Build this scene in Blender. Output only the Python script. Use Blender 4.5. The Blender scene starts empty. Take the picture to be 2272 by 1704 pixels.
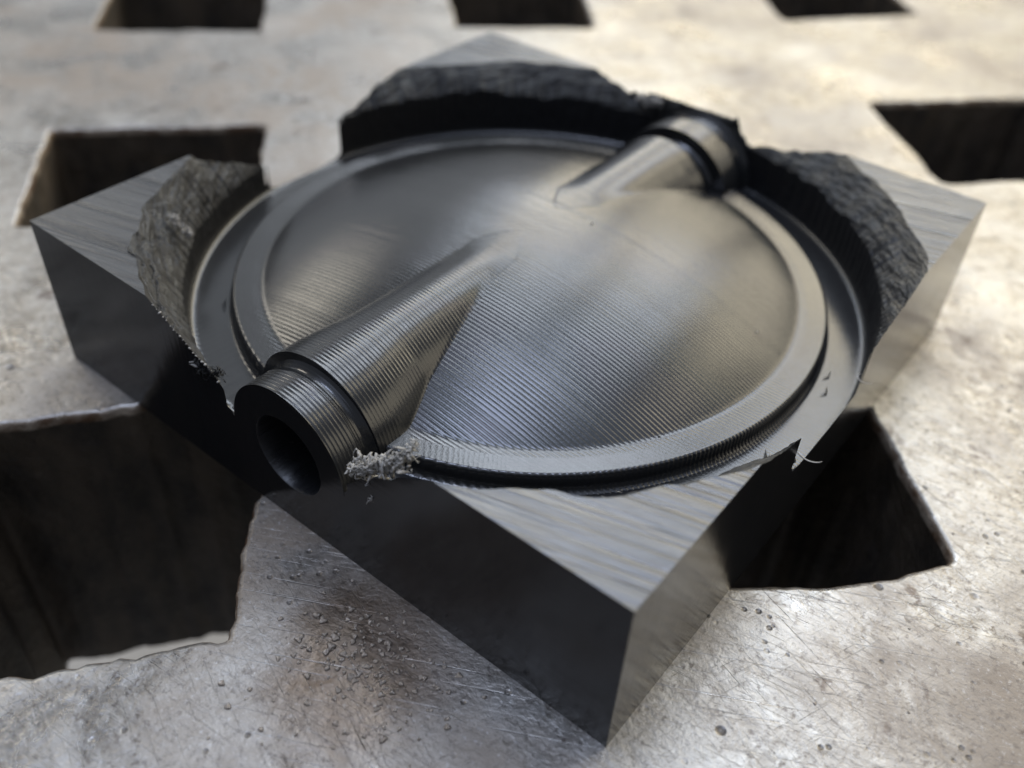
import bpy, bmesh, math, random
import numpy as np
from mathutils import Matrix, Vector

S = 0.105                      # one "unit" below = the block's side = 105 mm
rng = np.random.default_rng(7)
random.seed(7)
scene = bpy.context.scene
col = scene.collection

# ------------------------------------------------------------------ camera
F_PX = 2105.9
CAM_R = [[0.7795161430915285, 0.6248824218900327, 0.043319065924309286],
         [0.4331468313952918, -0.4877918540717501, -0.7579201340203751],
         [-0.452480281461995, 0.6095744957870955, -0.6509074657537599]]
CAM_C = (0.713629176186754, -0.9940408159634997, 0.9550654276016314)
cd = bpy.data.cameras.new('camera')
cam = bpy.data.objects.new('camera', cd)
col.objects.link(cam)
X, Y, Z = (Vector(r) for r in CAM_R)
Rm = Matrix((X, -Y, -Z)).transposed()
cam.matrix_world = Matrix.Translation(Vector(CAM_C) * S) @ Rm.to_4x4()
cd.sensor_width = 36.0
cd.lens = F_PX / 2272.0 * 36.0
cd.clip_start = 0.002
cd.clip_end = 20.0
cd.dof.use_dof = True
cd.dof.focus_distance = 1.13 * S
cd.dof.aperture_fstop = 12.0
cd.dof.aperture_blades = 7
scene.camera = cam

# ------------------------------------------------------------------ world and lamps (workshop interior)
w = bpy.data.worlds.new('World')
scene.world = w
w.use_nodes = True
bg = w.node_tree.nodes['Background']
bg.inputs['Color'].default_value = (0.80, 0.86, 1.0, 1)
bg.inputs['Strength'].default_value = 0.16

def lamp(name, direction, dist, sx, sy, radiance, color, target=(0, 0, 0.15)):
    ld = bpy.data.lights.new(name, 'AREA')
    ld.shape = 'RECTANGLE'
    ld.size, ld.size_y = sx, sy
    ld.energy = radiance * math.pi * sx * sy
    ld.color = color
    o = bpy.data.objects.new(name, ld)
    col.objects.link(o)
    d = Vector(direction).normalized()
    o.location = Vector(target) * S + d * dist
    o.rotation_euler = d.to_track_quat('Z', 'Y').to_euler()
    return o
COOL = (0.80, 0.88, 1.0)
WARM = (1.0, 0.89, 0.66)
def panes(name, direction, dist, sx, sy, nx, ny, gap, radiance, color):
    d = Vector(direction).normalized()
    q = d.to_track_quat('Z', 'Y')
    c = Vector((0, 0, .15)) * S + d * dist
    pw, ph = (sx - gap * (nx - 1)) / nx, (sy - gap * (ny - 1)) / ny
    for i in range(nx):
        for j in range(ny):
            ld = bpy.data.lights.new(name, 'AREA')
            ld.shape = 'RECTANGLE'; ld.size, ld.size_y = pw, ph
            ld.energy = radiance * math.pi * pw * ph
            ld.color = color
            o = bpy.data.objects.new(name, ld)
            col.objects.link(o)
            o.location = c + q @ Vector((-sx / 2 + pw / 2 + i * (pw + gap), -sy / 2 + ph / 2 + j * (ph + gap), 0))
            o.rotation_euler = q.to_euler()
panes('ceiling_lamp', (-0.20, 0.56, 0.80), 1.6, 0.95, 0.72, 2, 2, .07, 6.6, COOL)
panes('window_light', (-0.08, 0.92, 0.46), 1.9, 2.1, 0.80, 4, 1, .08, 4.1, WARM)
lamp('ceiling_lamp', (-0.57, 0.59, 0.58), 1.7, 0.34, 0.30, 6.0, COOL)
lamp('wall_fill_light', (0.74, 0.58, 0.33), 2.1, 1.3, 0.9, 1.3, WARM)  # unseen warm fill lamp on the wall side, added for the boss's right flank
lamp('workbench_lamp', (0.25, 0.57, 0.78), 1.7, 0.30, 0.42, 4.5, WARM)
lamp('workbench_lamp', (-0.84, 0.06, 0.55), 1.8, 0.5, 0.42, 5.0, (1.0, 0.92, 0.78))
lamp('wall_fill_light', (-0.76, 0.46, 0.46), 2.1, 2.0, 1.3, 0.45, (0.92, 0.97, 1.0))  # broad dim fill lamp standing for a wall, added to lift reflections back left
lamp('skylight', (-0.10, -0.10, 0.98), 1.7, 0.60, 0.55, 8.0, (0.64, 0.74, 1.0))
lamp('overhead_fill_light', (0.05, -0.18, 1.0), 2.0, 2.6, 2.2, 0.55, (0.66, 0.76, 1.0))  # large dim fill lamp, added overhead to lift the dome front and shadows

scene.view_settings.view_transform = 'Standard'
scene.view_settings.look = 'None'
scene.view_settings.exposure = 0.35
scene.view_settings.gamma = 1.0

# ------------------------------------------------------------------ node helpers
class NT:
    def __init__(s, name):
        s.m = bpy.data.materials.new(name)
        s.m.use_nodes = True
        s.t = s.m.node_tree
        s.b = s.t.nodes['Principled BSDF']
        tc = s.t.nodes.new('ShaderNodeTexCoord')
        s.co = s.vmath('SCALE', tc.outputs['Object'], scale=1.0 / S)
    def link(s, a, b): s.t.links.new(a, b)
    def put(s, sock, v):
        if hasattr(v, 'links') or isinstance(v, bpy.types.NodeSocket): s.link(v, sock)
        else: sock.default_value = v
    def vmath(s, op, a, b=None, scale=None):
        n = s.t.nodes.new('ShaderNodeVectorMath'); n.operation = op
        s.put(n.inputs[0], a)
        if b is not None: s.put(n.inputs[1], b)
        if scale is not None: n.inputs['Scale'].default_value = scale
        return n.outputs[0]
    def mapping(s, v, rot=(0, 0, 0), scale=(1, 1, 1), loc=(0, 0, 0)):
        n = s.t.nodes.new('ShaderNodeMapping')
        s.link(v, n.inputs['Vector'])
        n.inputs['Rotation'].default_value = rot
        n.inputs['Scale'].default_value = scale
        n.inputs['Location'].default_value = loc
        return n.outputs[0]
    def noise(s, v, scale, detail=4, rough=0.55, dist=0.0):
        n = s.t.nodes.new('ShaderNodeTexNoise')
        s.link(v, n.inputs['Vector'])
        n.inputs['Scale'].default_value = scale
        n.inputs['Detail'].default_value = detail
        n.inputs['Roughness'].default_value = rough
        n.inputs['Distortion'].default_value = dist
        return n.outputs[0]
    def voro(s, v, scale, feature='F1', rnd=1.0):
        n = s.t.nodes.new('ShaderNodeTexVoronoi')
        n.feature = feature
        s.link(v, n.inputs['Vector'])
        n.inputs['Scale'].default_value = scale
        n.inputs['Randomness'].default_value = rnd
        return n.outputs['Distance']
    def math(s, op, a, b=0.0, c=0.0):
        n = s.t.nodes.new('ShaderNodeMath'); n.operation = op
        for i, v in enumerate((a, b, c)): s.put(n.inputs[i], v)
        return n.outputs[0]
    def ramp(s, v, lo, hi, a=0.0, b=1.0):
        n = s.t.nodes.new('ShaderNodeMapRange'); n.interpolation_type = 'SMOOTHSTEP'
        s.put(n.inputs[0], v)
        n.inputs[1].default_value = lo; n.inputs[2].default_value = hi
        n.inputs[3].default_value = a; n.inputs[4].default_value = b
        return n.outputs[0]
    def mix(s, f, a, b):
        n = s.t.nodes.new('ShaderNodeMix'); n.data_type = 'RGBA'
        s.put(n.inputs['Factor'], f)
        for sock, v in ((n.inputs[6], a), (n.inputs[7], b)):
            if isinstance(v, tuple): sock.default_value = (*v, 1) if len(v) == 3 else v
            else: s.link(v, sock)
        return n.outputs[2]
    def bump(s, h, strength, dist, prev=None):
        n = s.t.nodes.new('ShaderNodeBump')
        s.link(h, n.inputs['Height'])
        n.inputs['Strength'].default_value = strength
        n.inputs['Distance'].default_value = dist * S
        if prev is not None: s.link(prev, n.inputs['Normal'])
        return n.outputs[0]
    def out(s, color=None, rough=None, normal=None, metal=None, spec=None):
        if color is not None: s.put(s.b.inputs['Base Color'], (*color, 1) if isinstance(color, tuple) else color)
        if rough is not None: s.put(s.b.inputs['Roughness'], rough)
        if normal is not None: s.link(normal, s.b.inputs['Normal'])
        if metal is not None: s.put(s.b.inputs['Metallic'], metal)
        if spec is not None: s.b.inputs['Specular IOR Level'].default_value = spec
        return s.m

# ------------------------------------------------------------------ materials
def mat_machined():
    n = NT('machined_black_plastic')
    fine = n.noise(n.mapping(n.co, scale=(8, 120, 40)), 6, 3)
    blot = n.noise(n.co, 7, 3)
    r = n.math('ADD', n.ramp(fine, .3, .7, .17, .22), n.ramp(blot, .3, .7, -.02, .03))
    b = n.bump(n.noise(n.co, 300, 2), .05, .002)
    return n.out((.016, .0165, .017), r, b, spec=.6)
def mat_sawn():
    n = NT('sawn_black_plastic')
    m = n.mapping(n.mapping(n.co, rot=(0, 0, -math.radians(15))), scale=(.55, 44, 1))
    a = n.noise(m, 1.5, 4, .6)
    m2 = n.mapping(n.mapping(n.co, rot=(0, 0, -math.radians(14))), scale=(3, 140, 1))
    f = n.noise(m2, 2.0, 3, .6)
    r = n.ramp(a, .3, .7, .24, .36)
    b1 = n.bump(a, .65, .012)
    b2 = n.bump(f, .22, .002, b1)
    return n.out(n.mix(n.ramp(a, .35, .65), (.011, .012, .014), (.038, .040, .041)), r, b2, spec=.95)
def mat_side():
    n = NT('block_side_plastic')
    v = n.noise(n.mapping(n.co, scale=(30, 30, 1.2)), 3, 4, .6)
    v2 = n.noise(n.mapping(n.co, scale=(2, 2, 60)), 2, 3, .6)
    h = n.math('ADD', v, n.math('MULTIPLY', v2, .7))
    dust = n.ramp(n.noise(n.co, 90, 4, .7), .66, .74)
    r = n.ramp(n.noise(n.co, 5, 3), .3, .7, .11, .18)
    b = n.bump(h, .16, .0016)
    return n.out(n.mix(dust, (.012, .0125, .014), (.05, .048, .045)), r, b, spec=.5)
def mat_torn():
    n = NT('torn_plastic')
    a = n.noise(n.co, 75, 5, .7, .4)
    sx = n.t.nodes.new('ShaderNodeSeparateXYZ'); n.link(n.co, sx.inputs[0])
    ang = n.math('ARCTAN2', sx.outputs[1], sx.outputs[0])
    rad = n.math('SQRT', n.math('ADD', n.math('MULTIPLY', sx.outputs[0], sx.outputs[0]), n.math('MULTIPLY', sx.outputs[1], sx.outputs[1])))
    cb = n.t.nodes.new('ShaderNodeCombineXYZ')
    n.link(n.math('MULTIPLY', ang, 5.0), cb.inputs[0])
    n.link(n.math('ADD', n.math('MULTIPLY', rad, 75.0), n.math('MULTIPLY', ang, 9.0)), cb.inputs[1])
    n.link(n.math('MULTIPLY', sx.outputs[2], 22.0), cb.inputs[2])
    c = n.noise(cb.outputs[0], 1.3, 4, .6, .8)
    colr = n.mix(n.ramp(a, .35, .7), (.008, .008, .0085), (.022, .022, .022))
    colr = n.mix(n.ramp(c, .46, .62, 0, .85), colr, (.046, .046, .043))
    return n.out(colr, n.ramp(a, .3, .7, .36, .50), n.bump(a, .25, .004, n.bump(c, .8, .014)), spec=.28)
def mat_burr():
    n = NT('white_plastic_burr')
    a = n.noise(n.co, 60, 4)
    return n.out(n.mix(a, (.22, .21, .19), (.42, .40, .37)), .6, n.bump(a, .5, .004), spec=.4)
def mat_bore():
    n = NT('bored_plastic')
    a = n.noise(n.mapping(n.co, scale=(30, 4, 30)), 3, 4)
    return n.out((.010, .0105, .012), n.ramp(a, .3, .7, .25, .45), n.bump(a, .4, .004), spec=.5)
def mat_table():
    n = NT('worn_steel_plate')
    co = n.co
    big = n.noise(co, 1.6, 4, .55, .3)
    mid = n.noise(co, 6.5, 5, .6, .5)
    fine = n.noise(co, 38, 5, .65)
    grit = n.noise(co, 150, 3, .7)
    steel = n.mix(n.ramp(mid, .3, .7), (.17, .155, .135), (.37, .355, .33))
    steel = n.mix(n.ramp(fine, .35, .75), steel, (.37, .36, .34))
    # rust and heat stain
    rust = n.math('MULTIPLY', n.ramp(big, .42, .62), n.ramp(mid, .34, .60))
    steel = n.mix(n.math('MULTIPLY', rust, .70), steel, (.16, .115, .072))
    spots = n.ramp(n.noise(co, 13, 4, .6, .6), .63, .72)
    steel = n.mix(n.math('MULTIPLY', spots, .8), steel, (.09, .065, .05))
    dn = n.t.nodes.new('ShaderNodeVectorMath'); dn.operation = 'DISTANCE'
    n.link(co, dn.inputs[0]); dn.inputs[1].default_value = (.22, -.60, 0)
    bd = n.math('ADD', dn.outputs['Value'], n.math('MULTIPLY', n.math('SUBTRACT', mid, .5), .22))
    steel = n.mix(n.ramp(bd, .05, .16, .7, 0), steel, (.13, .085, .05))
    # pits
    pv = n.voro(n.vmath('ADD', co, n.vmath('SCALE', n.mapping(co), scale=0.0)), 17)
    pm = n.noise(co, 4.5, 2)
    pit = n.math('MULTIPLY', n.ramp(pv, .06, .13, 1, 0), n.ramp(pm, .52, .60))
    pv2 = n.voro(co, 46)
    pit2 = n.math('MULTIPLY', n.ramp(pv2, .08, .20, 1, 0), n.ramp(n.noise(co, 7, 2), .50, .60))
    pits = n.math('MAXIMUM', pit, n.math('MULTIPLY', pit2, .8))
    steel = n.mix(n.math('MULTIPLY', pits, .85), steel, (.06, .05, .042))
    # scratches: two directions
    def scr(ang, sc, th, st=70):
        m = n.mapping(n.mapping(co, rot=(0, 0, math.radians(ang))), scale=(1.1, st, 1))
        return n.ramp(n.noise(m, sc, 3, .6, .25), th, th + .08)
    s1, s2, s3, s4 = scr(-28, 3.0, .62), scr(20, 6.0, .63, 110), scr(-68, 7.0, .65, 120), scr(-8, 9.0, .62, 120)
    scrt = n.math('MAXIMUM', n.math('MAXIMUM', s1, s2), n.math('MAXIMUM', s3, s4))
    steel = n.mix(n.math('MULTIPLY', scrt, .35), steel, (.46, .45, .43))
    sp = n.ramp(n.noise(co, 95, 4, .75), .52, .64)
    steel = n.mix(n.math('MULTIPLY', sp, n.ramp(mid, .35, .65, .75, .35)), steel, (.08, .065, .055))
    sp2 = n.ramp(n.noise(n.mapping(co, loc=(3, 7, 1)), 150, 4, .75), .55, .68)
    steel = n.mix(n.math('MULTIPLY', sp2, n.ramp(mid, .4, .65, .10, .45)), steel, (.52, .52, .52))
    rough = n.math('ADD', n.ramp(mid, .3, .7, .30, .44), n.math('MULTIPLY', rust, .16))
    rough = n.math('ADD', rough, n.math('MULTIPLY', scrt, -.10))
    pol = n.ramp(n.noise(n.mapping(co, loc=(5, 2, 3)), 3.4, 5, .6, .4), .50, .66)
    rough = n.math('SUBTRACT', rough, n.math('MULTIPLY', pol, .13))
    h = n.math('ADD', n.math('MULTIPLY', mid, 1.0), n.math('MULTIPLY', fine, .35))
    b = n.bump(h, .16, .022)
    b = n.bump(n.math('SUBTRACT', n.math('MULTIPLY', scrt, -.25), pits), .5, .0035, b)
    b = n.bump(grit, .22, .003, b)
    metal = n.math('SUBTRACT', .82, n.math('MULTIPLY', n.math('MAXIMUM', rust, pits), .5))
    return n.out(steel, rough, b, metal=metal)
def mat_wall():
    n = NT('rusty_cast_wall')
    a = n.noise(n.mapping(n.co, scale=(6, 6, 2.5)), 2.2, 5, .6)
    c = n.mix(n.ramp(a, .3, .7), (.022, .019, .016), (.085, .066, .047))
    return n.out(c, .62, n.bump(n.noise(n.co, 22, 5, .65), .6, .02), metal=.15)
def mat_lip():
    n = NT('rusty_hole_lip')
    a = n.noise(n.co, 26, 4, .6)
    c = n.mix(n.ramp(a, .35, .65), (.10, .058, .032), (.30, .25, .19))
    return n.out(c, .45, n.bump(n.noise(n.co, 70, 4, .65), .5, .01), metal=.4)
def mat_bead():
    n = NT('spatter_steel')
    a = n.noise(n.co, 30, 3)
    return n.out(n.mix(a, (.26, .20, .15), (.55, .50, .44)), .30, n.bump(n.noise(n.co, 120, 3), .4, .004), metal=.7)
def mat_floor():
    n = NT('concrete')
    a = n.noise(n.co, .8, 5, .6)
    return n.out(n.mix(a, (.26, .25, .24), (.42, .41, .40)), .8, n.bump(n.noise(n.co, 12, 4), .3, .05))
def mat_pocket():
    n = NT('rough_milled_plastic')
    a = n.noise(n.co, 80, 4)
    return n.out((.010, .010, .011), .6, n.bump(a, .4, .004), spec=.25)
M_POCK = mat_pocket()
M_MACH, M_SAWN, M_SIDE, M_TORN, M_BURR, M_BORE = mat_machined(), mat_sawn(), mat_side(), mat_torn(), mat_burr(), mat_bore()
M_LIP = mat_lip()
M_TABLE, M_WALL, M_BEAD, M_FLOOR = mat_table(), mat_wall(), mat_bead(), mat_floor()

# ------------------------------------------------------------------ mesh helpers (coordinates in units, stored in metres)
def obj(name, V, Fc, mat, parent=None, smooth=True):
    me = bpy.data.meshes.new(name)
    V = np.asarray(V, dtype=np.float64).reshape(-1, 3) * S
    if isinstance(Fc, np.ndarray):
        nf, k = Fc.shape
        me.vertices.add(len(V)); me.vertices.foreach_set('co', V.astype(np.float32).ravel())
        me.loops.add(nf * k); me.loops.foreach_set('vertex_index', Fc.astype(np.int32).ravel())
        me.polygons.add(nf)
        me.polygons.foreach_set('loop_start', np.arange(0, nf * k, k, dtype=np.int32))
        me.update(calc_edges=True)
    else:
        me.from_pydata(V.tolist(), [], Fc)
    me.validate()
    me.polygons.foreach_set('use_smooth', [smooth] * len(me.polygons))
    me.materials.append(mat)
    me.update()
    o = bpy.data.objects.new(name, me)
    col.objects.link(o)
    o.parent = parent
    return o

def grid_faces(m, n, wrap=False):
    """faces of an m x n vertex grid (wrap closes the n direction)"""
    j = np.arange(n if wrap else n - 1)
    i = np.arange(m - 1)
    I, J = np.meshgrid(i, j, indexing='ij')
    J2 = (J + 1) % n
    return np.stack([I * n + J, I * n + J2, (I + 1) * n + J2, (I + 1) * n + J], -1).reshape(-1, 4)

def drop_flat(V, Fq, eps=1e-12):
    V = V.reshape(-1, 3)
    a, b, c, d = (V[Fq[:, k]] for k in range(4))
    ar = np.linalg.norm(np.cross(c - a, d - b), axis=1)
    return Fq[ar > eps]

def compact(V, Fq):
    V = V.reshape(-1, 3)
    u, inv = np.unique(Fq, return_inverse=True)
    return V[u], inv.reshape(Fq.shape)

# smooth value noise in numpy
def vnoise(x, y, seed=0, px=None):
    r = np.random.default_rng(seed)
    T = r.random((256, 256))
    x0, y0 = np.floor(x).astype(int), np.floor(y).astype(int)
    fx, fy = x - x0, y - y0
    fx, fy = fx * fx * (3 - 2 * fx), fy * fy * (3 - 2 * fy)
    def g(a, b): return T[(a % px) % 256 if px else a % 256, b % 256]
    return (g(x0, y0) * (1 - fx) + g(x0 + 1, y0) * fx) * (1 - fy) + (g(x0, y0 + 1) * (1 - fx) + g(x0 + 1, y0 + 1) * fx) * fy - .5

# ------------------------------------------------------------------ part geometry constants (units)
H = 0.242                       # block height
ZL = 0.121                      # ledge = shaft axis height
ZR = 0.148                      # rim flat
R_DOME, R_RIM = 0.415, 0.443
Z_TOP = 0.2326                  # dome apex
AX = 0.006                      # shaft axis x
R_BOSS = 0.1085
DEXP = 2.15
STEP = 0.0057                   # cutter step-over

_amp = 1 + .35 * (rng.random(4000) - .5)
_ph = .10 * (rng.random(4000) - .5)
def scallop(y, a=1.0):
    k = y / STEP + 1000
    i = np.floor(k).astype(int)
    t = k - i
    return a * STEP * .066 * _amp[i % 4000] * (2 * t - 1) ** 2
def smax(a, b, k):
    return np.maximum(a, b) + np.maximum(k - np.abs(a - b), 0) ** 2 / (4 * k)
def dome_r(r):
    return smax(Z_TOP - (Z_TOP - ZR) * (r / .402) ** DEXP, ZR, .0018)
def dome(x, y):
    return dome_r(np.hypot(x, y))
def base_profile(r):
    """height of the un-bossed surface by radius"""
    z = np.where(r < R_DOME, dome_r(r), ZR)
    return np.where(r > R_RIM, ZL, z)

block = bpy.data.objects.new('machined_block', None)
block.empty_display_size = .02
col.objects.link(block)
block['label'] = 'square black plastic block with a half machined domed valve disc and shaft'
block['category'] = 'machined part'

# ------------------------------------------------------------------ table
U = np.array([math.cos(math.radians(46.5)), math.sin(math.radians(46.5))])
Vv = np.array([-U[1], U[0]])
def quad(p1, wu=.42, wv=.41):
    p1 = np.array(p1)
    return [p1 - wu * U, p1, p1 + wv * Vv, p1 - wu * U + wv * Vv]
holes = {
    'TL': [(-1.655, .285), (-1.345, .578), (-1.64, .86), (-1.95, .55)],
    'TM': [(-1.004, .972), (-.722, 1.232), (-1.01, 1.53), (-1.29, 1.25)],
    'TR': [(-.37, 1.69), (-.10, 2.03), (-.40, 2.31), (-.68, 2.0)],
    'R': [(.326, 1.03), (.62, 1.335), (.345, 1.64), (.04, 1.315)],
    'LB': [(-.915, -.365), (-.615, -.055), (-.912, .222), (-1.214, -.104)],
    'BL': [(-.185, -1.0), (.095, -.672), (-.20, -.37), (-.475, -.69)],
    'RF': [(.42, -.285), (.70, .008), (.42, .30), (.13, .01)],
}
loops = {k: [np.array(q, float) for q in v] for k, v in holes.items()}
for nm, p1 in (('mid', (.03, .66)), ('BR', (1.36, -.66)), ('RR', (1.33, .66)), ('LL', (-1.24, -.72)), ('FRR', (1.26, 2.0)), ('TLL', (-1.99, -.1)), ('TT', (-1.38, 1.9)), ('T2', (-.75, 2.7)), ('TL2', (-2.0, 1.2))):
    loops[nm] = quad(p1)

def ragged(pts, seed, amp, n_side=48, corner=.10):
    """closed loop round the quad with softened corners and a wavering edge; returns points and outward normals"""
    c = sum(pts) / 4
    out = []
    for i in range(4):
        a, b = pts[i], pts[(i + 1) % 4]
        for k in range(n_side):
            out.append(a + (b - a) * k / n_side)
    P = np.array(out)
    n = len(P)
    for _ in range(2):
        P = .5 * P + .25 * (np.roll(P, 1, 0) + np.roll(P, -1, 0))
    T = np.roll(P, -1, 0) - np.roll(P, 1, 0)
    T /= np.linalg.norm(T, axis=1)[:, None]
    N = np.stack([T[:, 1], -T[:, 0]], 1)
    t = np.arange(n)
    w_ = vnoise(t * .0625, np.full(n, .3), seed, px=int(n * .0625) or 1) * 1.2 + vnoise(t * .5, np.full(n, 9.3), seed + 1) * .30 + vnoise(t * .21, np.full(n, 5.3), seed + 3) * .6 + vnoise(t * .97, np.full(n, 3.3), seed + 2) * .22
    return P + N * (w_ * amp)[:, None], N

EXT = 4.2
bm = bmesh.new()
table = None
hole_rings = {}
edges = []
ov = [bm.verts.new((x * S, y * S, 0)) for x, y in ((-EXT, -2.6), (3.0, -2.6), (3.0, EXT), (-EXT, EXT))]
for i in range(4): edges.append(bm.edges.new((ov[i], ov[(i + 1) % 4])))
rim_profile = [(.009, 0.0), (.004, -.0016), (.001, -.005), (0.0, -.016)]
amps = {'BL': .022, 'RF': .010, 'LB': .010}
for hi, (nm, pts) in enumerate(loops.items()):
    P, N = ragged([np.array(q, float) for q in pts], 40 + hi * 5, amps.get(nm, .011))
    if nm == 'RF':      # the near edge of this hole bows towards the viewer
        t = np.arange(len(P)); m = t < 48
        P[m] -= np.outer(np.sin(t[m] / 48 * math.pi) * .022, Vv)
    rings = []
    for off, z in rim_profile:
        rings.append([bm.verts.new((*(q * S), z * S)) for q in P + N * off])
    n = len(P)
    for i in range(n): edges.append(bm.edges.new((rings[0][i], rings[0][(i + 1) % n])))
    for a, b in zip(rings, rings[1:]):
        for i in range(n):
            f = bm.faces.new((a[i], a[(i + 1) % n], b[(i + 1) % n], b[i])); f.smooth = True
            if a is not rings[0]: f.material_index = 1
    hole_rings[nm] = P
bmesh.ops.triangle_fill(bm, use_beauty=True, use_dissolve=False, edges=edges)
bmesh.ops.recalc_face_normals(bm, faces=bm.faces)
up = sum(f.normal.z * f.calc_area() for f in bm.faces)
if up < 0: bmesh.ops.reverse_faces(bm, faces=bm.faces)
me = bpy.data.meshes.new('table_top'); bm.to_mesh(me); bm.free()
me.materials.append(M_TABLE); me.materials.append(M_LIP)
table = bpy.data.objects.new('table_top', me); col.objects.link(table)
table['kind'] = 'structure'
table['label'] = 'worn cast steel work table pierced by square holes'
PLATE = .585
for nm, P in hole_rings.items():
    n = len(P); rows = []
    c = P.mean(0)
    for k, (z, g) in enumerate(((-.015, 0), (-.06, .004), (-.2, .006), (-.35, .0), (-PLATE - (.2 if nm == 'RF' else 0), .004))):
        t = np.arange(n)
        d = (P - c) / np.linalg.norm(P - c, axis=1)[:, None]
        off = g + (vnoise(t * .3, np.full(n, k * 1.7), 90 + k) * .010 if k else 0)
        q = P + d * np.reshape(off, (-1, 1)) if np.ndim(off) else P + d * off
        rows.append(np.column_stack([q, np.full(n, z)]))
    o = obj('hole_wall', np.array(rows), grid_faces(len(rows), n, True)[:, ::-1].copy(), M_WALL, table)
FL = -7.2
fo = obj('floor', [(-18, -14, FL), (14, -14, FL), (14, 20, FL), (-18, 20, FL)], [(0, 1, 2, 3)], M_FLOOR, smooth=False)
fo['kind'] = 'structure'

# ------------------------------------------------------------------ block: polar profile clipped by the square
N = 4320
phi = (np.arange(N) / N) * 2 * math.pi
cs, sn = np.cos(phi), np.sin(phi)
rho = .5 / np.maximum(np.abs(cs), np.abs(sn))
# per-corner values blended by angle: right 45, back 135, left 225, front 315
deg = np.degrees(phi)
def percorner(R_, B_, L_, F_):
    out = np.empty(N)
    out[(deg < 90)] = R_
    out[(deg >= 90) & (deg < 180)] = B_
    out[(deg >= 180) & (deg < 270)] = L_
    out[(deg >= 270)] = F_
    return out
def nz(freq, seed): # periodic 1-D noise in angle
    return vnoise(phi / (2 * math.pi) * freq, np.full(N, .37), seed, px=int(freq))
RW = percorner(.506, .505, .508, .513)
fw = np.clip((deg - 290) / 45, 0, 1) * (deg >= 270)
RW = RW + .001 * fw
ZIN = percorner(.196, .196, .171, .165) + nz(60, 3) * .014 + nz(170, 4) * .008 + nz(400, 5) * .003
ZIN = np.where(deg >= 270, ZIN - .020 + .042 * fw, ZIN)
ZIN += np.where((deg > 128) & (deg < 165), .010 * np.sin((deg - 128) / 37 * math.pi), 0)
ROUT = percorner(.556, .552, .557, .553) + nz(48, 6) * .016 + nz(150, 7) * .007
ROUT += .012 * fw
ROUT += percorner(.004, .004, .004, 0) * np.tanh(nz(70, 8) * 9)
yl = lambda r: r * sn

def clip_profile(Rs, Zs):
    """Rs, Zs: (K,N). clip every column at rho"""
    Rs, Zs = Rs.copy(), Zs.copy()
    K = len(Rs)
    done = np.zeros(N, bool)
    cr, cz = rho.copy(), np.zeros(N)
    for k in range(K):
        over = (Rs[k] > rho) & ~done
        if k == 0:
            cz[over] = Zs[0][over]
        else:
            d = Rs[k] - Rs[k - 1]
            t = np.where(np.abs(d) > 1e-9, (rho - Rs[k - 1]) / np.where(np.abs(d) > 1e-9, d, 1), 0)
            cz[over] = (Zs[k - 1] + (Zs[k] - Zs[k - 1]) * np.clip(t, 0, 1))[over]
        done |= over
        Rs[k][done] = rho[done]
        Zs[k][done] = cz[done]
    return Rs, Zs
def polar_mesh(name, Rs, Zs, mat, sel=None, smooth=True, keep=None):
    K = len(Rs)
    V = np.stack([Rs * cs, Rs * sn, Zs], -1)
    Fq = grid_faces(K, N, True)
    if sel is not None:
        jj = Fq[:, 0] % N
        Fq = Fq[sel[jj]]
    if keep is not None:
        cen = V.reshape(-1, 3)[Fq].mean(1)
        Fq = Fq[keep(cen)]
    Fq = drop_flat(V, Fq, 1e-11)
    V2, F2 = compact(V, Fq)
    return obj(name, V2, F2, mat, block, smooth)

# ledge, fillet to the wall, wall, torn chamfer, flat
led_r = [np.full(N, r) for r in np.linspace(.452, .4955, 9)]
led_z = [ZL + scallop(r * sn, .55) for r in led_r]
fil_r, fil_z = [], []
for a in np.linspace(.12, 1, 8) * (math.pi / 2):
    rr = RW - .008 + .008 * np.sin(a)
    fil_r.append(rr)
    fil_z.append(ZL + .008 * (1 - np.cos(a)) + scallop(rr * sn, 2.2) * np.cos(a) * .9)
wal_r, wal_z = [], []
rib = (scallop(.5 * sn / 2.1, 1.0) / (STEP * .066)) * .0022
for t in np.linspace(0, 1, 9)[1:]:
    z0 = ZL + .008
    wal_z.append(z0 + (ZIN - z0) * t)
    wal_r.append(RW + rib * min(1, t * 4) + .0012 * vnoise(phi * 60, np.full(N, t * 6), 12))
cha_r, cha_z = [], []
KC = 30
fl = .0055 * percorner(.75, .8, 1.25, .4)
for t in np.linspace(0, 1, KC)[1:]:
    edge = math.sin(math.pi * min(max(t, 0), 1)) ** .5
    u = phi * (1.0 / (2 * math.pi))
    warp = nz(26, 20) * 3 + nz(90, 26) * .9
    tl = u * percorner(40, 60, -70, 40)
    lay = .5 - 2 * np.abs(vnoise(u * 70, np.full(N, t * 6) + warp + tl, 21, px=70))
    lay2 = .5 - 2 * np.abs(vnoise(u * 110, np.full(N, t * 12) + warp * 2 + tl * 2, 22, px=110))
    lay3 = vnoise(u * 420, np.full(N, t * 30) + warp * 2, 23, px=420)
    big = vnoise(u * 40, np.full(N, t * 2.3), 24, px=40)
    d = edge * fl * (lay * 1.9 + lay2 * 1.3 + lay3 * .3 + big * 2.2)
    cha_r.append(wal_r[-1] + (ROUT - wal_r[-1]) * t + d * .5)
    cha_z.append(ZIN + (H - ZIN) * (t ** .85) + d)
cha_z[-1] = np.full(N, H)
cha_r[-1] = ROUT
flt_r, flt_z = [np.full(N, .75)], [np.full(N, H)]
Rs = np.array(led_r + fil_r + wal_r + cha_r + flt_r)
Zs = np.array(led_z + fil_z + wal_z + cha_z + flt_z)
Rc, Zc = clip_profile(Rs, Zs)
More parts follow.
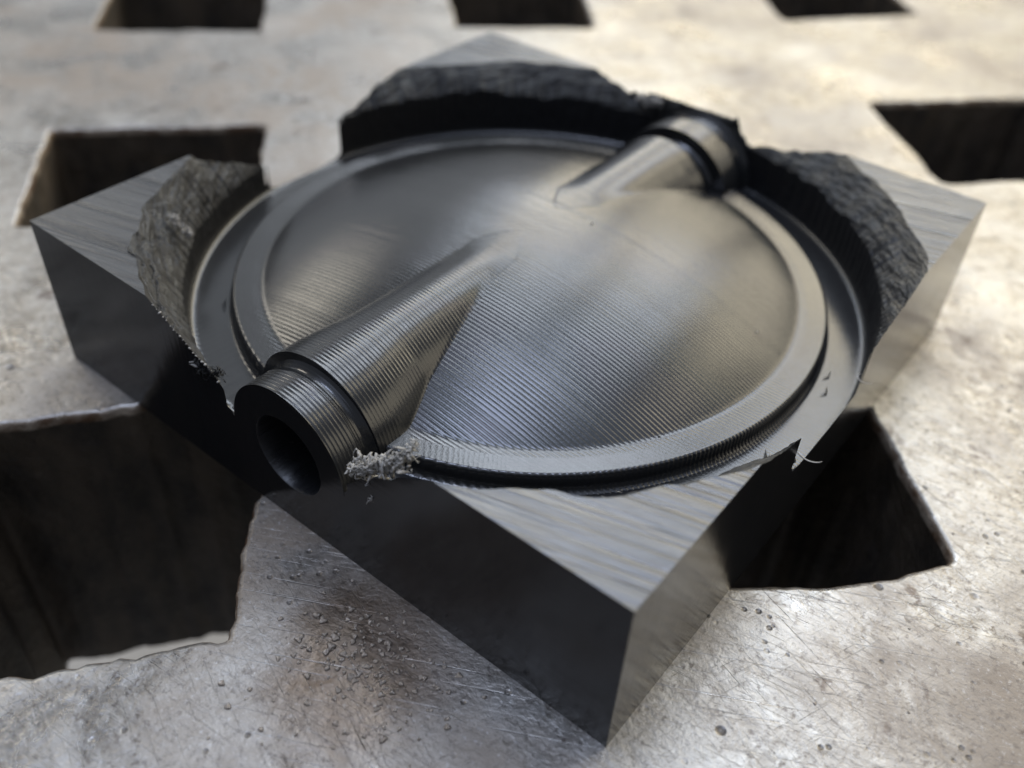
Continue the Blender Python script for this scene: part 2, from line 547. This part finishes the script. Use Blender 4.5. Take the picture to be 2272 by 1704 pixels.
k1 = len(led_r) + len(fil_r); k2 = k1 + len(wal_r); k3 = k2 + len(cha_r)
BORE_R, BORE_Z = .058, .120
BX = AX + .006
not_bore = lambda c: ~((np.abs(c[:, 0] - BX) < BORE_R + .001) & (c[:, 1] < -.43))
lo = polar_mesh('ledge', Rc[:k1], Zc[:k1], M_MACH, keep=not_bore)
quads = {'R': deg < 90, 'B': (deg >= 90) & (deg < 180), 'L': (deg >= 180) & (deg < 270), 'F': deg >= 270}
lab = {'R': 'torn grey edge of the right hand corner', 'B': 'dark torn edge of the rear corner', 'L': 'ragged fibrous torn edge of the left corner', 'F': 'torn edge of the near corner'}
for c in 'LBRF':
    polar_mesh('pocket_wall', Rc[k1 - 1:k2], Zc[k1 - 1:k2], M_POCK, quads[c])
    o = polar_mesh('torn_edge', Rc[k2 - 1:k3], Zc[k2 - 1:k3], M_TORN, quads[c])
    polar_mesh('corner_top', Rc[k3 - 1:], Zc[k3 - 1:], M_SAWN, quads[c], smooth=False)
# side faces
top_r, top_z = Rc[-1], Zc[-1]
sides = {'x+': (315, 405), 'y+': (45, 135), 'x-': (135, 225), 'y-': (225, 315)}
ZB = -.0006
for nm, (a0, a1) in sides.items():
    i0, i1 = int(a0 / 360 * N), int(a1 / 360 * N)
    idx = np.arange(i0, i1 + 1) % N
    pts = [(top_r[i] * cs[i], top_r[i] * sn[i], top_z[i]) for i in idx]
    if nm == 'y-':      # cut the lower half of the bore out of the front face
        new, cut = [], False
        for q in pts:
            if abs(q[0] - BX) < BORE_R and q[2] < .16:
                if not cut:
                    cut = True
                    for t in np.linspace(math.pi, 2 * math.pi, 33):
                        new.append((BX + BORE_R * math.cos(t), -.5, BORE_Z + BORE_R * math.sin(t)))
            else: new.append(q)
        pts = new
    p0, p1 = pts[0], pts[-1]
    poly = [(p0[0], p0[1], ZB)] + pts + [(p1[0], p1[1], ZB)]
    bm = bmesh.new()
    vs = []
    for q in poly:
        if vs and (Vector(q) * S - vs[-1].co).length < 1e-8: continue
        vs.append(bm.verts.new(Vector(q) * S))
    f = bm.faces.new(vs)
    f.normal_update()
    if f.normal.dot(Vector(((p0[0] + p1[0]) / 2, (p0[1] + p1[1]) / 2, 0))) < 0: f.normal_flip()
    bmesh.ops.triangulate(bm, faces=[f])
    me = bpy.data.meshes.new('side_face'); bm.to_mesh(me); bm.free()
    me.materials.append(M_SIDE)
    o = bpy.data.objects.new('side_face', me); col.objects.link(o); o.parent = block
obj('underside', [(-.5, -.5, ZB), (.5, -.5, ZB), (.5, .5, ZB), (-.5, .5, ZB)], [(3, 2, 1, 0)], M_SIDE, block, False)

# ------------------------------------------------------------------ disc: domed face, flat rim
def rows_y(y0, y1, per=8):
    n = int(abs(y1 - y0) / STEP * per)
    k0, k1_ = y0 / STEP, y1 / STEP
    return np.linspace(y0, y1, n + 1)
ys = rows_y(-R_DOME, R_DOME)
ys[0] += 1e-5; ys[-1] -= 1e-5
nt = 200
tt = np.linspace(-1, 1, nt)
hw = np.sqrt(np.maximum(R_DOME ** 2 - ys ** 2, 0))
Xg = hw[:, None] * tt[None]
Yg = np.repeat(ys[:, None], nt, 1)
slope = 1.098 * np.abs(Yg)
flat_k = np.clip((.418 - np.hypot(Xg, Yg)) / .02, .5, 1.0)
Zg = dome(Xg, Yg) + scallop(Yg, 1.0) * np.where(np.hypot(Xg, Yg) > .398, flat_k, 1 + .5 * slope)
disc = obj('disc_dome', np.stack([Xg, Yg, Zg], -1), grid_faces(len(ys), nt), M_MACH, block)
# rim ring with its outer wall and fillet down to the ledge
rr, zz = [], []
for r in np.linspace(R_DOME, R_RIM, 9):
    rv = np.full(N, r)
    rr.append(rv); zz.append(ZR + scallop(rv * sn, .5) )
ser = (scallop(.44 * sn) / (STEP * .066)) * .0013
rr[-1] = rr[-1] - .001 + ser
rr.append(np.full(N, R_RIM + .0015) + ser); zz.append(np.full(N, ZR - .003))
for a in np.linspace(0, 1, 8) * (math.pi / 2):
    rv = R_RIM + .0125 - .0115 * np.cos(a) + ser * math.cos(a)
    rr.append(rv); zz.append(ZL - .0008 + .0115 * (1 - math.sin(a)) + scallop(rv * sn, 2.6) * math.sin(a) ** .5)
rim = polar_mesh('disc_rim', np.array(rr), np.array(zz), M_MACH, keep=not_bore)

# ------------------------------------------------------------------ shaft bosses
def cyl(x, R=R_BOSS):
    d = np.abs(x - AX)
    return np.where(d < R, ZL + np.sqrt(np.maximum(R * R - d * d, 0)), ZL - (d - R) * 8)
def boss(y0, y1, name):
    ys = rows_y(y0, y1)
    th = np.linspace(-1, 1, 101)
    xs = AX + R_BOSS * np.sin(th * math.pi / 2)
    ext = np.linspace(.001, .024, 10)
    xs = np.concatenate([AX - R_BOSS - ext[::-1], xs, AX + R_BOSS + ext])
    Xg, Yg = np.meshgrid(xs, ys)
    r = np.hypot(Xg, Yg)
    b = base_profile(r)
    ay = np.abs(Yg)
    wc = np.sqrt(np.maximum(R_BOSS ** 2 - (dome_r(ay * 1.031) - ZL) ** 2, 1e-6))
    kx = np.where(ay < .405, np.clip(.25 * ay / wc, .75, 1.3), 1.0)
    kx = kx + (1 - kx) * np.clip((ay - .33) / .075, 0, 1)
    Zb = smax(b, cyl(AX + (Xg - AX) / kx), .0042)
    d = np.abs(Xg - AX)
    Z_ = Zb + scallop(Yg, 1.25)
    raised = Zb - b
    Z_ = np.where(raised < 2e-4, b + scallop(Yg, 1.0) - .0004, Z_)
    V = np.stack([Xg, Yg, Z_], -1)
    Fq = grid_faces(len(ys), len(xs))
    ok = (raised.ravel()[Fq] > 2e-4).any(1)
    V2, F2 = compact(V, Fq[ok])
    o = obj(name, V2, F2, M_MACH, block)
    return o
fb = boss(-.44, -.004, 'shaft_boss')
rb = boss(.004, .36, 'shaft_boss')

def half_turn(name, prof, y_scallop=True, mat=M_MACH, cx=AX, z0=ZL, a0=-92, a1=92, na=110, parent=block, rows=None):
    """half-round turned along y: prof = list of (y, r) corner points, densified to the cutter steps"""
    Yl, Rl = [], []
    for (ya, ra), (yb, rb_) in zip(prof, prof[1:]):
        n = max(2, int(abs(yb - ya) / STEP * 8)) if abs(yb - ya) > .004 else 5
        for t in np.linspace(0, 1, n, endpoint=False):
            Yl.append(ya + (yb - ya) * t); Rl.append(ra + (rb_ - ra) * t)
    Yl.append(prof[-1][0]); Rl.append(prof[-1][1])
    Yl, Rl = np.array(Yl), np.array(Rl)
    an = np.radians(np.linspace(a0, a1, na))
    Rr = Rl + (scallop(Yl, 1.25) if y_scallop else 0)
    V = np.stack([cx + Rr[:, None] * np.sin(an)[None], np.repeat(Yl[:, None], na, 1), z0 + Rr[:, None] * np.cos(an)[None]], -1)
    return obj(name, V, grid_faces(len(Yl), na), mat, parent)
R_STUB = .0985
# front: stub with a small neck, then the step up to the boss
half_turn('shaft_stub', [(-.5, R_STUB), (-.462, R_STUB), (-.458, R_STUB - .004), (-.450, R_STUB - .005), (-.444, R_STUB - .002), (-.4395, R_STUB + .003)], cx=BX - .001)
half_turn('shoulder_face', [(-.4405, R_STUB - .008), (-.4402, R_BOSS + .0008)], False, cx=AX)
def annulus(name, y, r0, r1, cx, z, a0, a1, mat, n=97, facing=-1):
    an = np.radians(np.linspace(a0, a1, n))
    V = [[(cx + r * math.sin(a), y, z + r * math.cos(a)) for a in an] for r in (r0, r1)]
    Fq = grid_faces(2, n)
    return obj(name, np.array(V), Fq if facing < 0 else Fq[:, ::-1].copy(), mat, block, False)
annulus('stub_end_face', -.5003, BORE_R - .0005, R_STUB + .0004, BX - .0005, BORE_Z, -92, 92, M_SIDE)
# bore
an = np.linspace(0, 2 * math.pi, 72, endpoint=False)
by = [-.5, -.498, -.46, -.40, -.33, -.27, -.25, -.25]
brad = [BORE_R, BORE_R - .0012, BORE_R - .0015, BORE_R - .0015, BORE_R - .0015, BORE_R - .003, BORE_R * .8, .0005]
V = np.array([[(BX + r * math.cos(a), y, BORE_Z + r * math.sin(a)) for a in an] for y, r in zip(by, brad)])
obj('bore', V, grid_faces(len(by), 72, True), M_BORE, block)
# rear: groove, collar, second groove up to the thin web
half_turn('shaft_groove', [(.362, .088), (.372, .085), (.390, .085), (.4005, .091)])
half_turn('boss_end_face', [(.3600, R_BOSS + .0005), (.3603, .080)], False)
half_turn('collar_face', [(.3998, .082), (.4000, .1115)], False)
half_turn('shaft_collar', [(.4, .1115), (.448, .1115)])
half_turn('rear_neck', [(.4479, .1112), (.452, .101), (.475, .098), (.486, .101), (.4935, .110)])
# thin web left standing at the rear face
nx = 160
wx = np.linspace(-.165, .135, nx)
hz = np.interp(wx, [-.165, -.15, -.13, -.115, -.06, .055, .066, .075, .09, .105, .12, .135],
               [.205, .226, .217, .232, .2335, .236, .2385, .218, .205, .196, .186, .168])
hz = hz + vnoise(wx * 220, np.full(nx, .5), 61) * np.where(wx > .06, .012, .003)
rowsV = []
for side in (0, 1):
    for t in np.linspace(0, 1, 14):
        zt = .11 + (hz - .11) * t
        yy = (.4935 if side == 0 else .5004) + .0012 * vnoise(wx * 60, np.full(nx, t * 5), 62 + side) * (1 if side == 0 else 0)
        if side == 0: yy = yy + .0045 * t
        rowsV.append(np.column_stack([wx, np.broadcast_to(yy, nx), zt]))
front, back = rowsV[:14], rowsV[14:][::-1]
obj('thin_web', np.array(front + back), grid_faces(28, nx), M_TORN, block)

# ------------------------------------------------------------------ burrs, fluff and shavings
def blob_cloud(name, pts, r, mat, parent, seed, jag=.5):
    """clump of irregular crumbs fused into one mesh"""
    bm = bmesh.new()
    rr_ = random.Random(seed)
    for p in pts:
        m = Matrix.Translation(Vector(p) * S) @ Matrix.Rotation(rr_.random() * 6, 4, Vector((rr_.random(), rr_.random(), rr_.random() + .1)).normalized())
        sc = r * S * (.55 + rr_.random())
        res = bmesh.ops.create_icosphere(bm, subdivisions=1, radius=1.0, matrix=m @ Matrix.Diagonal((sc * (1 + rr_.random()), sc * (.5 + .5 * rr_.random()), sc * (.6 + .5 * rr_.random()), 1)))
        for v in res['verts']:
            v.co += Vector((rr_.uniform(-1, 1), rr_.uniform(-1, 1), rr_.uniform(-1, 1))) * r * S * jag * .5
    for f in bm.faces: f.smooth = True
    me = bpy.data.meshes.new(name); bm.to_mesh(me); bm.free()
    me.materials.append(mat)
    o = bpy.data.objects.new(name, me); col.objects.link(o); o.parent = parent
    return o
def walk(p0, p1, n, jit, seed, branch=0):
    rr_ = random.Random(seed); out = []
    p0, p1 = Vector(p0), Vector(p1)
    for i in range(n):
        q = p0.lerp(p1, i / max(1, n - 1)) + Vector((rr_.gauss(0, jit), rr_.gauss(0, jit), rr_.gauss(0, jit * .7)))
        out.append(q)
        b = q.copy()
        for _ in range(branch):
            b = b + Vector((rr_.gauss(0, .006), rr_.gauss(0, .006), rr_.gauss(.002, .004))); out.append(b.copy())
    return out
def tube(name, pts, r, mat, parent=None, taper=True, flat=1.0):
    """thin swept strand"""
    P = [Vector(p) for p in pts]
    V, k = [], 6
    for i, p in enumerate(P):
        t = (P[min(i + 1, len(P) - 1)] - P[max(i - 1, 0)]).normalized()
        a = t.cross(Vector((.2, .1, 1))).normalized(); b = t.cross(a)
        f = (1 - .8 * abs(2 * i / (len(P) - 1) - 1) ** 2) if taper else 1
        for j in range(k):
            an_ = j / k * 2 * math.pi
            V.append(p + (a * math.cos(an_) + b * math.sin(an_) * flat) * r * f)
    Fq = grid_faces(len(P), k, True)
    return obj(name, np.array([tuple(v) for v in V]), Fq, mat, parent)
def fluff(label, p0, p1, n, spread, size, seed, mat=None):
    """frayed clump: short bent fibres and flat torn flakes grown along a line, one mesh"""
    rr_ = random.Random(seed)
    V, Fc = [], []
    p0, p1 = Vector(p0), Vector(p1)
    for i in range(n):
        q = p0.lerp(p1, rr_.random()) + Vector((rr_.gauss(0, spread), rr_.gauss(0, spread * .7), rr_.gauss(0, spread * .7)))
        d = Vector((rr_.gauss(0, 1), rr_.gauss(0, 1), rr_.gauss(.3, .8))).normalized()
        L = size * rr_.uniform(.6, 2.4)
        wd = size * rr_.uniform(.10, .42)
        bend = Vector((rr_.gauss(0, 1), rr_.gauss(0, 1), rr_.gauss(0, 1))) * L * .35
        b0 = len(V)
        m = 5
        for k in range(m):
            t = k / (m - 1)
            c = q + d * L * (t - .4) + bend * math.sin(t * 3.1) + Vector((rr_.gauss(0, 1), rr_.gauss(0, 1), rr_.gauss(0, 1))) * L * .08
            a = d.cross(Vector((rr_.random() - .5, rr_.random() - .5, 1))).normalized(); b = d.cross(a)
            f = wd * (1.15 - t ** 2) * rr_.uniform(.7, 1.3)
            for u, v in ((1, 0), (0, .45), (-1, 0), (0, -.45)): V.append(c + a * u * f + b * v * f)
        for k in range(m - 1):
            for j in range(4):
                Fc.append((b0 + k * 4 + j, b0 + k * 4 + (j + 1) % 4, b0 + (k + 1) * 4 + (j + 1) % 4, b0 + (k + 1) * 4 + j))
        Fc.append((b0 + 3, b0 + 2, b0 + 1, b0)); e = b0 + (m - 1) * 4; Fc.append((e, e + 1, e + 2, e + 3))
    o = obj('burr_fluff', np.array([tuple(v) for v in V]), Fc, mat or M_BURR, block)
    o['label'] = label
    return o
def curl(c, rad, a0, a1, lift, n=14, tilt=0.0, ax=(1, 0), ay=(0, 1)):
    out = []
    for i in range(n):
        t = i / (n - 1); a = math.radians(a0 + (a1 - a0) * t)
        out.append((c[0] + rad * (math.cos(a) * ax[0] + math.sin(a) * ay[0]), c[1] + rad * (math.cos(a) * ax[1] + math.sin(a) * ay[1]), c[2] + lift * t + tilt * math.sin(a) * rad))
    return out
fluff('pale frayed plastic fluff clinging beside the shaft end', (.126, -.494, .170), (.190, -.484, .214), 300, .0060, .0062, 1)
fluff('pale frayed tuft at the foot of the boss', (.184, -.484, .214), (.198, -.464, .232), 80, .0036, .0052, 2)
fluff('small pale crumb on the front side face', (.158, -.500, .152), (.153, -.500, .140), 14, .0022, .0040, 3)
fluff('torn shreds on the lip left of the shaft', (-.150, -.499, .168), (-.100, -.498, .186), 60, .0026, .0048, 4, M_TORN)
fluff('pale torn shred at the end of the left corner', (-.158, -.499, .176), (-.146, -.498, .170), 16, .0020, .0048, 5)
fluff('pale crumbs on the rear wall behind the shaft', (-.128, .490, .222), (-.085, .488, .222), 60, .0050, .0078, 6)
fluff('pale crumbs in the torn edge of the left corner', (-.402, -.345, .222), (-.375, -.335, .198), 46, .0040, .0056, 7)
def shaving(pts, r, label, mat=M_BURR, flat=.5):
    o = tube('plastic_shaving', pts, r, mat, None, True, flat)
    o['label'] = label; o['category'] = 'shaving'; o['group'] = 'plastic shavings on the machined block'
    return o
ZLs = ZL + .0016
shaving(curl((.502, -.062, ZLs), .019, 190, 310, -.003, ax=(.85, .5), ay=(-.5, .85)), .0011, 'pale curled shaving hanging over the ledge above the dark hole')
shaving(curl((.506, .085, .150), .013, 150, 320, .004), .0010, 'pale curled shaving on the bright side face below the right corner')
shaving([(.425, -.190, ZLs), (.432, -.200, ZLs + .003), (.440, -.212, ZLs + .002)], .0022, 'short dark chip lying on the ledge below the rim', M_TORN)
shaving([(.405, -.258, ZLs + .002), (.412, -.268, ZLs + .003), (.425, -.272, ZLs)], .0026, 'dark flat chip at the foot of the rim', M_TORN)
shaving([(.462, -.100, ZLs), (.468, -.112, ZLs + .002), (.466, -.122, ZLs)], .0014, 'tiny pale sliver in the middle of the ledge')
shaving([(.452, .105, ZLs), (.455, .09, ZLs), (.451, .08, ZLs)], .0016, 'dark sliver on the blue ledge near the right corner', M_BORE)
shaving([(.462, .070, ZLs), (.468, .055, ZLs + .001), (.463, .045, ZLs)], .0016, 'dark sliver on the ledge between the rim and the bright side face', M_BORE)
shaving([(-.300, -.345, ZLs), (-.290, -.357, ZLs + .001), (-.280, -.365, ZLs)], .0020, 'small dark sliver on the ledge beside the left corner', M_TORN)
# spiky torn strip where the near corner meets the ledge (attached)
def spike(p, h_, w_, lean, lab_=None):
    bm = bmesh.new()
    b = [bm.verts.new(Vector((p[0] + dx * w_, p[1] + dy * w_, p[2])) * S) for dx, dy in ((-.3, -1), (.3, -.2), (.1, 1), (-.3, .2))]
    m = [bm.verts.new(Vector((p[0] + lean[0] * .5 + dx * w_ * .55, p[1] + lean[1] * .4 + dy * w_ * .55, p[2] + h_ * .55)) * S) for dx, dy in ((-.3, -1), (.3, -.2), (.1, 1), (-.3, .2))]
    t = bm.verts.new(Vector((p[0] + lean[0], p[1] + lean[1], p[2] + h_)) * S)
    for i in range(4):
        bm.faces.new((b[i], b[(i + 1) % 4], m[(i + 1) % 4], m[i]))
        bm.faces.new((m[i], m[(i + 1) % 4], t))
    me = bpy.data.meshes.new('burr_spike'); bm.to_mesh(me); bm.free(); me.materials.append(M_TORN)
    o = bpy.data.objects.new('burr_spike', me); col.objects.link(o); o.parent = block
for p, h_, w_, ln in (((.4965, -.124, .119), .046, .0075, (-.004, .020)), ((.494, -.140, .125), .032, .010, (-.006, .010)),
                      ((.490, -.108, .119), .012, .005, (-.006, .006)), ((.466, -.118, .119), .012, .006, (-.008, .010)), ((.495, -.096, .119), .008, .005, (-.004, .005))):
    spike(p, h_, w_, ln)
# fine hairs at the foot of the rim beside the near corner
for i in range(7):
    t = random.random()
    x = .33 + .085 * t; y = -.352 + .085 * t
    rn = math.hypot(x, y); x *= .474 / rn; y *= .474 / rn
    a0 = random.uniform(0, 360)
    tube('burr_hair', curl((x, y, ZL + .012), random.uniform(.003, .010), a0, a0 + random.uniform(60, 170), random.uniform(-.006, .008), 9, random.uniform(-.8, .8)), .0005, M_BURR, block)
# threads inside the bore
for i in range(4):
    a = math.radians(200 + i * 28)
    tube('burr_hair', [(BX + (BORE_R - .004) * math.cos(a + t * .9), -.495 + t * .10, BORE_Z + (BORE_R - .004) * math.sin(a + t * .9) + .004 * math.sin(t * 9 + i)) for t in np.linspace(0, 1, 10)], .0006, M_TORN, block)
# beads of torn plastic along the broken front edge of the left corner
edge_idx = [i for i in range(int(228 / 360 * N), int(258 / 360 * N), 7)]
pts = [(top_r[i] * cs[i], -.5003, top_z[i] - .0005) for i in edge_idx if abs(top_r[i] * sn[i] + .5) < .002 and top_z[i] < H - .004]
if pts:
    blob_cloud('edge_burr', pts, .0013, M_BURR, block, 21)

# dust specks on the dome
def speck(p, r, label):
    o = blob_cloud('dust_speck', [(0, 0, 0)], r, M_BURR, None, int(abs(p[0]) * 1e4))
    o.location = Vector(p) * S
    o['label'] = label; o['category'] = 'dust speck'; o['group'] = 'dust specks on the disc'
for x, y, r, l in ((.072, .045, .0024, 'pale dust speck near the top of the dome'), (.352, .055, .0018, 'tiny pale dust speck on the warm side of the dome'), (.352, -.195, .0020, 'tiny dust speck near the rim by the ledge groove')):
    speck((x, y, float(dome(np.array(x), np.array(y))) + .0012), r, l)

# ------------------------------------------------------------------ weld spatter on the table
protos = []
for k in range(4):
    bm = bmesh.new()
    bmesh.ops.create_icosphere(bm, subdivisions=2, radius=.5)
    rr_ = random.Random(k + 30)
    ph = [rr_.random() * 6 for _ in range(6)]
    for v in bm.verts:
        c = v.co
        v.co *= 1 + .45 * math.sin(c.x * 7 + ph[0]) * math.sin(c.y * 8 + ph[1]) + .10 * math.sin(c.z * 15 + ph[2])
        v.co.z *= .62
    for f in bm.faces: f.smooth = True
    me = bpy.data.meshes.new('spatter_bead'); bm.to_mesh(me); bm.free(); me.materials.append(M_BEAD)
    protos.append(me)
def inside_hole(x, y):
    for P in hole_rings.values():
        c = P.mean(0)
        if (x - c[0]) ** 2 + (y - c[1]) ** 2 > .12: continue
        n = len(P); ins = False; j = n - 1
        for i in range(n):
            if (P[i][1] > y) != (P[j][1] > y) and x < (P[j][0] - P[i][0]) * (y - P[i][1]) / (P[j][1] - P[i][1]) + P[i][0]: ins = not ins
            j = i
        if ins: return True
    return False
rr_ = random.Random(99)
def bead(x, y, d):
    if inside_hole(x, y) or (abs(x) < .503 and abs(y) < .503): return
    o = bpy.data.objects.new('spatter_bead', protos[rr_.randrange(4)])
    col.objects.link(o); o.parent = table
    o.location = (x * S, y * S, d * .10 * S)
    o.scale = (d * S * rr_.uniform(.8, 1.2), d * S * rr_.uniform(.8, 1.2), d * S * rr_.uniform(.7, 1.2))
    o.rotation_euler = (0, 0, rr_.random() * 6)
for _ in range(250):
    bead(rr_.gauss(.235, .048), rr_.gauss(-.595, .040), abs(rr_.gauss(.0018, .0022)) + .0018)
for _ in range(46):
    bead(rr_.uniform(-.1, .75), rr_.uniform(-.95, -.52), abs(rr_.gauss(.0025, .0018)) + .002)
for _ in range(30):
    bead(rr_.uniform(.52, 1.1), rr_.uniform(-.7, .1), abs(rr_.gauss(.002, .0015)) + .0015)
